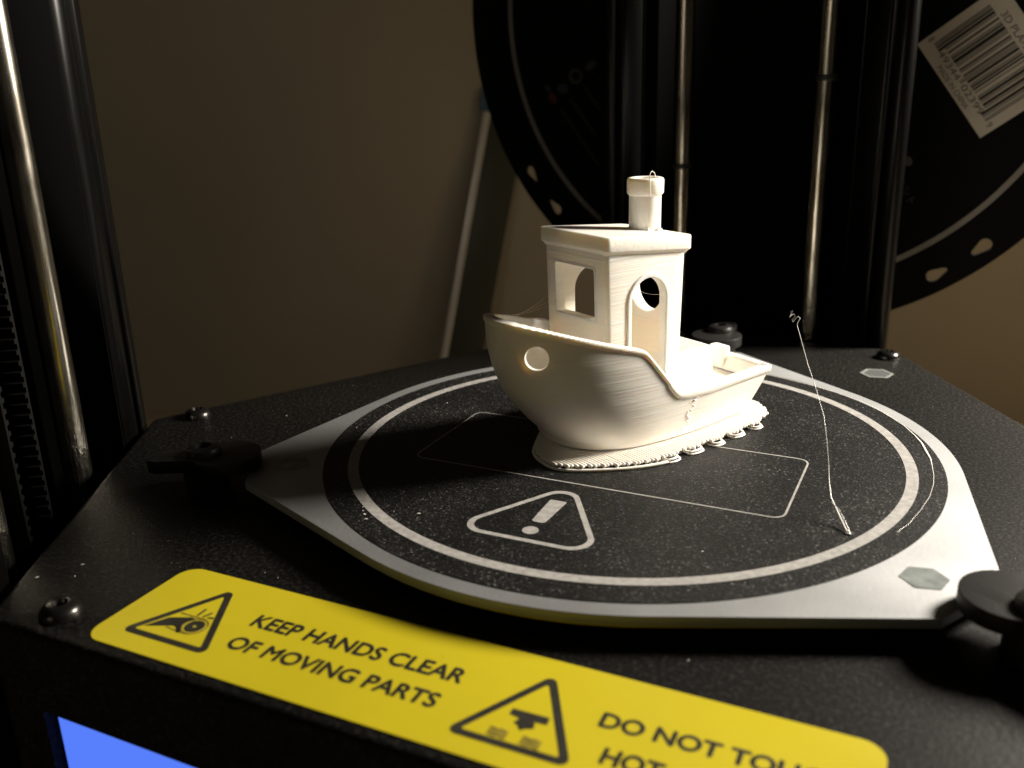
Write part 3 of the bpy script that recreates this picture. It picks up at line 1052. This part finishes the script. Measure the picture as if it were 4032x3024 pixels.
# chimney -----------------------------------------------------------
CX = -6.0
zb = rt(CX)
prof = [(0, zb - 0.8), (3.05, zb - 0.8), (3.05, 44.75), (3.3, 44.95), (3.5, 45.25), (3.5, 47.6), (3.36, 47.88), (3.1, 48.0), (2.2, 48.0), (1.95, 47.8), (1.9, 47.4), (1.9, 40.5), (0, 40.5)]
me = join_mesh("chimney", [lathe(prof, CX, 0, 64)]); fix_normals(me)
chim = bp("chimney", me, smooth=40)
pts = [(CX + 1.72, 3.12, 44.9), (CX + 1.74, 3.2, 46.4), (CX + 1.75, 3.1, 47.9), (CX + 1.6, 2.9, 48.6), (CX + 1.15, 2.65, 49.15), (CX + 0.6, 2.5, 49.35), (CX + 0.1, 2.5, 49.05), (CX - 0.15, 2.55, 48.5), (CX - 0.2, 2.6, 47.95)]
bp("filament_loop", join_mesh("filament_loop", [tube(pts, 0.085, 6)]), M_BRIGHT_WISP, chim, 60)
# blobs at the foot of the chimney
parts = []
for (a, r) in ((100, .45), (118, .32), (60, .38), (136, .25)):
    x, y = CX + 3.1 * math.cos(R(a)), 3.1 * math.sin(R(a))
    vs_, fs = lathe([(0, -r), (r * .75, -r * .6), (r, 0), (r * .75, r * .6), (0, r)], x, y, 10)
    parts.append(([(p[0], p[1], p[2] + rt(x) + r * 0.5) for p in vs_], fs))
bp("print_blob", join_mesh("print_blob", parts), M_PLA_FINE, chim, 60)

# cargo box and stern post ------------------------------------------
me = mesh("cargo_box", *box(-20.4, -7.0, -5.5, 5.5, DECK - 0.3, 13.55)); fix_normals(me)
me = boolean(me, [mesh("c", *box(-19.2, -7.9, -4.2, 4.3, 7.8, 20))])
bevel_mesh(me, 0.18, 1, 50)
bp("cargo_box", me, smooth=40)
L = round_poly([(-28.9, -1.9), (-26.6, -1.9), (-26.6, 2.5), (-28.9, 2.5)], 0.6, 3)
me = mesh("stern_post", *stack([[(x, y, DECK - 0.3) for x, y in L], [(x, y, 10.95) for x, y in L], [(-27.75 + (x + 27.75) * .9, 0.3 + (y - 0.3) * .93, 11.25) for x, y in L]])); fix_normals(me)
bp("stern_post", me, smooth=40)

# raft ----------------------------------------------------------------
def waterline():
    L = []
    for i in range(NP):
        L.append(full[i][1])
    out = [L[0]]
    for p in L[1:]:
        if math.dist(p, out[-1]) > 0.25: out.append(p)
    return out
RAFT = [(22.9, 8.0), (22.7, 4.1), (21.6, 0.8), (19.8, -1.6), (16.9, -4.6), (14.0, -7.4), (10.5, -10.5), (5, -13.5), (-5, -15.5), (-18, -15.3), (-26, -13), (-30, -8), (-31.3, 0), (-31.2, 8.0), (-30.3, 12.0), (-27.6, 14.9), (-23, 17.2), (-16, 18.2), (-9.7, 18.7), (-4.4, 19.0), (2.7, 19.2), (8.0, 18.4), (12.9, 16.6), (18.3, 13.4), (21.5, 10.8)]
def closed_spline(P, per_seg=8):
    out = []; n = len(P)
    for i in range(n):
        p0, p1, p2, p3 = [Vector(P[(i + k) % n]) for k in (-1, 0, 1, 2)]
        for j in range(per_seg):
            t = j / per_seg
            q_ = 0.5 * ((2 * p1) + (p2 - p0) * t + (2 * p0 - 5 * p1 + 4 * p2 - p3) * t * t + (3 * p1 - p0 - 3 * p2 + p3) * t ** 3)
            out.append((q_.x, q_.y))
    return out
rl = closed_spline(RAFT)
_ra = sum(rl[i][0] * rl[(i + 1) % len(rl)][1] - rl[(i + 1) % len(rl)][0] * rl[i][1] for i in range(len(rl)))
RG = 1.0 if _ra > 0 else -1.0
def half_extent(x):
    """y range of the raft outline at x"""
    ys = []
    n = len(rl)
    for i in range(n):
        a, c = rl[i], rl[(i + 1) % n]
        if (a[0] - x) * (c[0] - x) <= 0 and abs(a[0] - c[0]) > 1e-9:
            t = (x - a[0]) / (c[0] - a[0]); ys.append(a[1] + (c[1] - a[1]) * t)
    return (min(ys), max(ys)) if len(ys) > 1 else None
parts = []
x = -30.9; k = 0
while x < 23.0:
    e = half_extent(x)
    if e:
        k += 1
        jit = 0.25 * math.sin(k * 2.3) + random.uniform(-0.12, 0.12)
        up = e[1] - 0.35 + jit
        if x < 5.5: up -= 0.25 + 0.8 * (0.5 - 0.5 * math.cos((x + 21.4) / 6.15 * 2 * math.pi))
        lo = e[0] + 0.35
        if up - lo > 1.5:
            ys = [lo, lo + 0.12, lo + 0.4] + [lo + 0.4 + (up - lo - 0.8) * j / 8 for j in range(1, 8)] + [up - 0.4, up - 0.12, up]
            rad = [0.12, 0.28, 0.36] + [0.36 + random.uniform(-0.015, 0.015) for _ in range(7)] + [0.36, 0.28, 0.12]
            parts.append(tube([(x, y, -0.36 + random.uniform(-0.02, 0.02)) for y in ys], rad, 8))
    x += 0.66
raft = bp("raft", join_mesh("raft", parts), M_PLA_FINE, smooth=60)
tag(raft, "flat ribbed raft printed under the hull")
# middle filling, set back from the edge so that gaps show
core = offset_loop(rl, -2.0 * RG)
me = mesh("raft_core", *stack([[(x, y, -1.25) for x, y in core], [(x, y, -0.45) for x, y in core]])); fix_normals(me)
bp("raft_core", me, M_PLA_FINE, raft, 60)
# bottom contour strand along the bow half
cont = [(p[0], p[1], -0.97) for p in offset_loop(rl, 0.1 * RG)]
n = len(cont)
start = max((i for i in range(n) if cont[i][1] > 0 and cont[i][0] < 5.0), key=lambda i: cont[i][0])
stop = min((i for i in range(n) if cont[i][1] < 0), key=lambda i: abs(cont[i][0] - 4.0))
step = 1
seq = []
i = start
while True:
    seq.append(i); i = (i + step) % n
    if i == stop or len(seq) > n: break
parts = [tube([cont[i] for i in seq], 0.36, 8, flat=0.9)]
# short strands bridging contour and core
for i in seq[::5]:
    a = Vector(cont[i]); c_ = Vector((0, 0, -0.97)); d = (c_ - a).normalized()
    parts.append(tube([tuple(a), tuple(a + d * 3.2)], 0.3, 6))
bp("raft_contour", join_mesh("raft_contour", parts), M_PLA_FINE, raft, 60)
# open loops of the lowest layer that stick out at the near side
for j in range(5):
    x0 = 3.3 - 6.15 * j
    e = half_extent(x0)
    parts = []
    jx = (0.0, 0.35, -0.2, 0.15, -0.3)[j]; jy = (0.0, -0.15, 0.12, -0.05, 0.1)[j]
    for zz, ext, w in ((-1.06, 0.45 + jy, 1.5 + jx * 0.6), (-0.66, 0.0 + jy, 1.25 + jx)):
        y1 = e[1] + ext - (0.10 * j if zz < -0.9 else 0); y0 = e[1] - 4.0
        sl = -0.16 * 1.5
        pts = [(x0 + w, y0, zz), (x0 + w + 0.1, y1 - 0.5, zz), (x0 + w - 0.25, y1 - 0.08, zz), (x0, y1 - 0.02, zz), (x0 - w + 0.25, y1 - 0.25, zz), (x0 - w - 0.2, y1 - 0.75, zz), (x0 - w - 1.1, y0, zz)]
        parts.append(tube(pts, 0.26, 8, flat=0.62))
    bp("raft_loop", join_mesh("raft_loop", parts), M_PLA_FINE, raft, 60)

# fine strings between bow and cabin
parts = []
for (a, c_) in (((27.8, 1.5, 26.0), (11.0, -8.2, 26.6)), ((26.8, -2.5, 25.6), (10.9, -8.4, 25.2)), ((25.2, -5.0, 25.2), (10.8, -8.8, 24.2)), ((-7.9, -3.0, 25.3), (-7.9, 4.2, 26.2)), ((-7.9, -2.4, 29.2), (-7.9, 3.2, 29.8))):
    A, C_ = Vector(a), Vector(c_)
    parts.append(tube([tuple(A.lerp(C_, t) + Vector((0, 0, -0.5 * math.sin(math.pi * t)))) for t in [i / 8 for i in range(9)]], 0.018, 5))
bp("stringing", join_mesh("stringing", parts), M_WISP, smooth=60)

# ------------------------------------------------------------------ loose filament on the bed
P = [[43.49, -22.0, 0.25], [42.05, -19.17, 1.15], [40.16, -16.33, 3.07], [39.4, -13.5, 4.56], [38.81, -10.67, 6.58], [37.94, -7.83, 9.46], [36.9, -5.0, 12.43], [35.63, -2.17, 14.22], [34.34, 0.67, 16.1], [32.67, 3.5, 18.45], [31.21, 6.33, 20.92], [30.01, 9.17, 22.65], [29.11, 12.0, 23.34]]
parts = [tube(P, [0.14, 0.17, 0.12, 0.07] + [0.045] * 9, 7)]
parts.append(tube([(43.5, -22.2, 0.3), (43.2, -22.2, 0.2), (44.0, -22.4, 0.2), (43.4, -21.9, 0.35)], 0.18, 6))
parts.append(tube([[40.51, -18.0, 3.06], [41.71, -19.0, 2.53], [42.86, -20.5, 1.45], [43.49, -21.5, 0.85], [44.01, -22.4, 0.25]], 0.045, 5))
parts.append(tube([[29.11, 12.0, 23.34], [29.17, 12.4, 23.95], [29.48, 12.8, 24.49], [29.16, 12.0, 25.08], [28.57, 12.4, 24.33], [28.21, 12.8, 23.68], [28.13, 12.0, 24.39], [28.61, 12.4, 24.86], [28.28, 12.8, 25.26], [27.92, 12.0, 25.16], [27.64, 12.4, 24.61], [27.78, 12.8, 25.31], [28.19, 12.0, 26.05], [27.65, 12.4, 25.74]], 0.038, 5))
o = link("filament_wisp", join_mesh("filament_wisp", parts), M_BRIGHT_WISP, None, 60)
tag(o, "thin wisp of white filament standing upright on the bed with a curled tip", "filament")

arc = [(8.0, 55.9), (16.2, 54.2), (21.2, 52.3), (27.7, 49.4), (33.6, 46.0), (38.9, 41.9), (42.5, 38.2), (45.6, 33.9), (48.4, 29.6), (50.6, 24.8), (52.0, 21.0), (52.9, 17.1), (53.8, 13.6), (54.2, 10.2), (54.6, 6.0), (54.7, 1.9), (54.3, -3.5), (53.3, -8.9), (51.8, -15.1), (50.3, -18.8)]
rad = [0.08, 0.08, 0.09, 0.09, 0.09, 0.09, 0.09, 0.10, 0.10, 0.12, 0.18, 0.20, 0.12, 0.055, 0.04, 0.035, 0.032, 0.03, 0.028, 0.02]
o = link("filament_curl", join_mesh("filament_curl", [tube([(x, y, 0.13 + r * 0.4) for (x, y), r in zip(arc, rad)], rad, 8, flat=0.35)]), M_BRIGHT_WISP, None, 60)
tag(o, "thin flat filament curl lying along the right rim of the black build sheet", "filament")

# dust flecks
parts = []
spots = [(x, y, BASE_Z + 0.1) for x, y in ((-66.2, -70.1), (-64.2, -73.2), (-69.5, -75.8), (-80.1, -1.8), (-65.3, -45.7), (28.5, -57.5), (67.1, -25.6), (13.3, 68.7))]
spots += [(x, y, 0.16) for x, y in ((-31.2, -42.4), (-28.2, -46.0), (-54.0, -11.2), (-43.9, 9.0), (24.7, -36.0), (-21.2, -41.0), (-30.4, -43.6), (-29.4, -44.6))]
for _ in range(70):
    a = random.uniform(0, 2 * math.pi); r = 56 * math.sqrt(random.random())
    spots.append((r * math.cos(a), r * math.sin(a), 0.16))
for _ in range(70):
    a = random.uniform(0, 2 * math.pi); r = random.uniform(64, 92)
    spots.append((r * math.cos(a), r * math.sin(a), BASE_Z + 0.08))
for i, (x, y, z) in enumerate(spots):
    big_ = i < 16
    if z > 0 and -38 < x < 25 and -22 < y < 28: continue
    if z < 0 and -84 < y < -62 and -52 < x < 54: continue
    if z < 0 and y < -83: continue
    s = random.uniform(0.22, 0.42) if big_ else random.uniform(0.05, 0.13)
    a = random.uniform(0, 3.1)
    dx, dy = s * math.cos(a), s * math.sin(a)
    parts.append(([(x - dx, y - dy, z), (x + dy * .4, y - dx * .4, z + .05), (x + dx, y + dy, z), (x - dy * .4, y + dx * .4, z + .08)], [(0, 1, 2), (0, 2, 3), (0, 1, 3), (1, 2, 3)]))
o = link("dust", join_mesh("dust", parts), M_DUST); tag(o, "pale dust flecks scattered over the black surfaces", "dust", kind="stuff")

# ------------------------------------------------------------------ filament spool behind the back column
SC = (-2.45, 140.2, 88.8)
spool = empty("filament_spool", (SC[0], SC[1], SC[2] - 100))
tag(spool, "black filament spool with pale ring line and barcode sticker behind the back column", "spool")
SINV = Matrix.Translation(Vector((-SC[0], -SC[1], -(SC[2] - 100))) * MM)
def sp_place(dv=0.0):
    return lambda a, b_, z: (SC[0] + a, SC[1] + dv - z, SC[2] + b_)
def sp_part(name, me, m, parent=None, smooth=None):
    o = link(name, me, m, None, smooth)
    o.parent = parent or spool
    if parent is None: o.matrix_parent_inverse = SINV
    return o
def teardrop(rad, ang, tail):
    L = []
    c_ = Vector((rad * math.cos(R(ang)), rad * math.sin(R(ang))))
    t = Vector((-math.sin(R(ang)), math.cos(R(ang)))) * tail
    a0 = math.atan2(t.y, t.x)
    for i in range(19):
        q_ = a0 + R(70) + R(220) * i / 18
        L.append((c_.x + 1.85 * math.cos(q_), c_.y + 1.85 * math.sin(q_)))
    e = c_ + t * 3.9
    n_ = Vector((-t.y, t.x)).normalized()
    L += [(e.x - n_.x * .75, e.y - n_.y * .75), (e.x + t.x * .5, e.y + t.y * .5), (e.x + n_.x * .75, e.y + n_.y * .75)]
    return L
holes = []
for c_ in (-142.5, -52.5, 37.5, 127.5):
    holes.append(teardrop(95.0, c_ - 4.9, 1)); holes.append(teardrop(95.0, c_ + 4.9, -1))
me = flat_mesh("flange", [circle(0, 0, 100, 180)] + holes + [circle(0, 0, 27, 64)], 2.6, -1.3, sp_place())
bevel_mesh(me, 0.4, 1, 50)
fl = sp_part("flange", me, M_SPOOL, None, 30)
me = flat_mesh("flange", [circle(0, 0, 100, 180)] + holes + [circle(0, 0, 27, 64)], 2.6, -66.3, sp_place())
sp_part("flange", me, M_SPOOL, None, 30)
me = flat_mesh("filament_winding", [circle(0, 0, 80, 120), circle(0, 0, 28, 48)], 60, -33.5, sp_place())
sp_part("filament_winding", me, M_PLA_FINE, None, 40)
sp_part("ring_line", flat_mesh("ring_line", [circle(0, 0, 86.6, 180), circle(0, 0, 85.0, 180)], 0.06, 0.05, sp_place()), M_SPOOLRING, fl)
# coloured marks and faint text rows, lower left
tdir = Vector((math.cos(R(-54)), math.sin(R(-54)))); ndir = Vector((-tdir.y, tdir.x))
def sp_stroke(name, a, c_, w, m):
    return sp_part(name, flat_mesh(name, [stroke([a, c_], w)], 0.04, 0.04, sp_place()), m, fl)
def blob(name, x, y, rx, ry, rot, m):
    L = [(x + rx * math.cos(t) * math.cos(R(rot)) - ry * math.sin(t) * math.sin(R(rot)), y + rx * math.cos(t) * math.sin(R(rot)) + ry * math.sin(t) * math.cos(R(rot))) for t in [2 * math.pi * i / 20 for i in range(20)]]
    return sp_part(name, flat_mesh(name, [L], 0.04, 0.04, sp_place()), m, fl)
blob("printed_mark", -70.9, -27.0, 1.9, 1.35, -60, M_RED)
blob("printed_mark", -72.6, -23.8, 1.3, 0.7, -60, M_TEAL)
blob("printed_mark", -67.3, -24.0, 2.0, 1.6, 0, M_TEAL)
sp_part("printed_mark", flat_mesh("printed_mark", [circle(-62.7, -20.3, 2.5, 28) , circle(-62.5, -20.1, 1.4, 20)], 0.04, 0.04, sp_place()), M_TAN, fl)
blob("printed_mark", -57.3, -17.1, 2.2, 1.2, 35, M_PALEBLUE)
for (a, c_) in (((-68.2, -30.1), (-54.4, -49.2)), ((-64.6, -27.3), (-55.7, -39.0)), ((-59.5, -23.7), (-50.5, -35.5)), ((-54.4, -20.6), (-48.5, -29.0))):
    sp_stroke("printed_row", a, c_, 0.9, M_FAINT)
# small mark and lettering, lower right
blob("printed_mark", 41.0, -46.6, 1.6, 1.2, -54, M_MIDGREY)
def rot_place(x0, y0, ang):
    ca, sa = math.cos(R(ang)), math.sin(R(ang))
    sp = sp_place()
    return lambda p, q_, z: sp(x0 + p * ca - q_ * sa, y0 + p * sa + q_ * ca, z)
sp_part("printed_lettering", text_mesh("printed_lettering", "メント", 0, 8.2, -1.2, 1.5, 0.06, 0.0, place=rot_place(38.9, -52.0, -56)), M_MIDGREY, fl)

# barcode sticker
bl = rot_place(40.4, -14.7, -53.6)
st = sp_part("barcode_sticker", flat_mesh("barcode_sticker", [[(0, 0), (31.7, 0), (31.7, 24.5), (0, 24.5)]], 0.10, 0.07, bl), M_PAPER)
LC = ["0001101", "0011001", "0010011", "0111101", "0100011", "0110001", "0101111", "0111011", "0110111", "0001011"]
code = "84934402399"
sm = sum(int(c) for c in code[0::2]) * 3 + sum(int(c) for c in code[1::2])
digits = code + "9"
bits = "101" + "".join(LC[int(c)] for c in digits[:6]) + "01010" + "".join("".join('1' if ch == '0' else '0' for ch in LC[int(c)]) for c in digits[6:]) + "101"
mod = (28.7 - 2.6) / len(bits)
V, F = [], []
i = 0
while i < len(bits):
    if bits[i] == '1':
        j = i
        while j < len(bits) and bits[j] == '1': j += 1
        guard = i < 10 or i >= 85 or 45 <= i < 50
        p0, p1 = 2.6 + i * mod, 2.6 + j * mod
        q0 = 3.4 if guard else 5.0
        k = len(V)
        V += [bl(p0, q0, 0.16), bl(p1, q0, 0.16), bl(p1, 19.4, 0.16), bl(p0, 19.4, 0.16)]
        F.append((k, k + 1, k + 2, k + 3))
        i = j
    else: i += 1
sp_part("barcode_bars", mesh("barcode_bars", V, F), M_BARCODE, st)
for body, p0, p1, q0, q1 in (("8", 0.7, 1.7, 2.7, 4.4), ("49344", 5.4, 14.6, 2.8, 4.5), ("02399", 16.7, 26.2, 2.8, 4.5), ("9", 29.4, 30.5, 2.8, 4.5), ("MADE IN CHINA", 8.6, 22.6, 0.7, 2.1), ("3D PLA-1KG", 6.4, 22.0, 20.1, 21.9)):
    sp_part("sticker_lettering", text_mesh("sticker_lettering", body, p0, p1, q0, q1, 0.16, 0.0, place=bl), M_LETTER_GREY, st)
for ch in st.children: ch.matrix_parent_inverse = Matrix.Identity(4)

# ------------------------------------------------------------------ dark strip leaning at the wall
lean = empty("leaning_ruler", (-185, 252, DESK_Z))
tag(lean, "dark strip with painted-in highlight on the left edge and blue cap leaning against the wall", "ruler")
LINV = Matrix.Translation(Vector((185, -252, -DESK_Z)) * MM)
A = Vector((-193.0, 243.5, DESK_Z + 0.2)); B = Vector((-164.3, 266.3, 54.3))
dirv = (B - A).normalized(); w = Vector((0.93, 0.31, -0.19)).normalized() * 21.5; th = Vector((-0.96, 2.84, 0))
def bar(a, c_, wv, tv):
    V = [a, a + wv, a + wv + tv, a + tv, c_, c_ + wv, c_ + wv + tv, c_ + tv]
    return [tuple(p) for p in V], [(3, 2, 1, 0), (4, 5, 6, 7), (0, 1, 5, 4), (1, 2, 6, 5), (2, 3, 7, 6), (3, 0, 4, 7)]
def lp(name, vf, m):
    me = mesh(name, *vf); fix_normals(me); bevel_mesh(me, 0.5, 2, 40)
    o = link(name, me, m, None, 40); o.parent = lean; o.matrix_parent_inverse = LINV
lp("strip", bar(A + Vector((3.0, 1.6, -0.0)), B + Vector((3.0, 1.6, 0)), w * 0.86, th * 0.7), M_SLATE)
lp("edge_highlight", bar(A, B, w.normalized() * 3.6, th * 0.9), M_EDGE_HIGHLIGHT)  # added bar that paints the reflected bright line
lp("blue_cap", bar(B - w.normalized() * 2.2 + dirv * 0.2, B - w.normalized() * 2.2 + dirv * 12, w * 1.15, th * 0.92), M_BLUE)
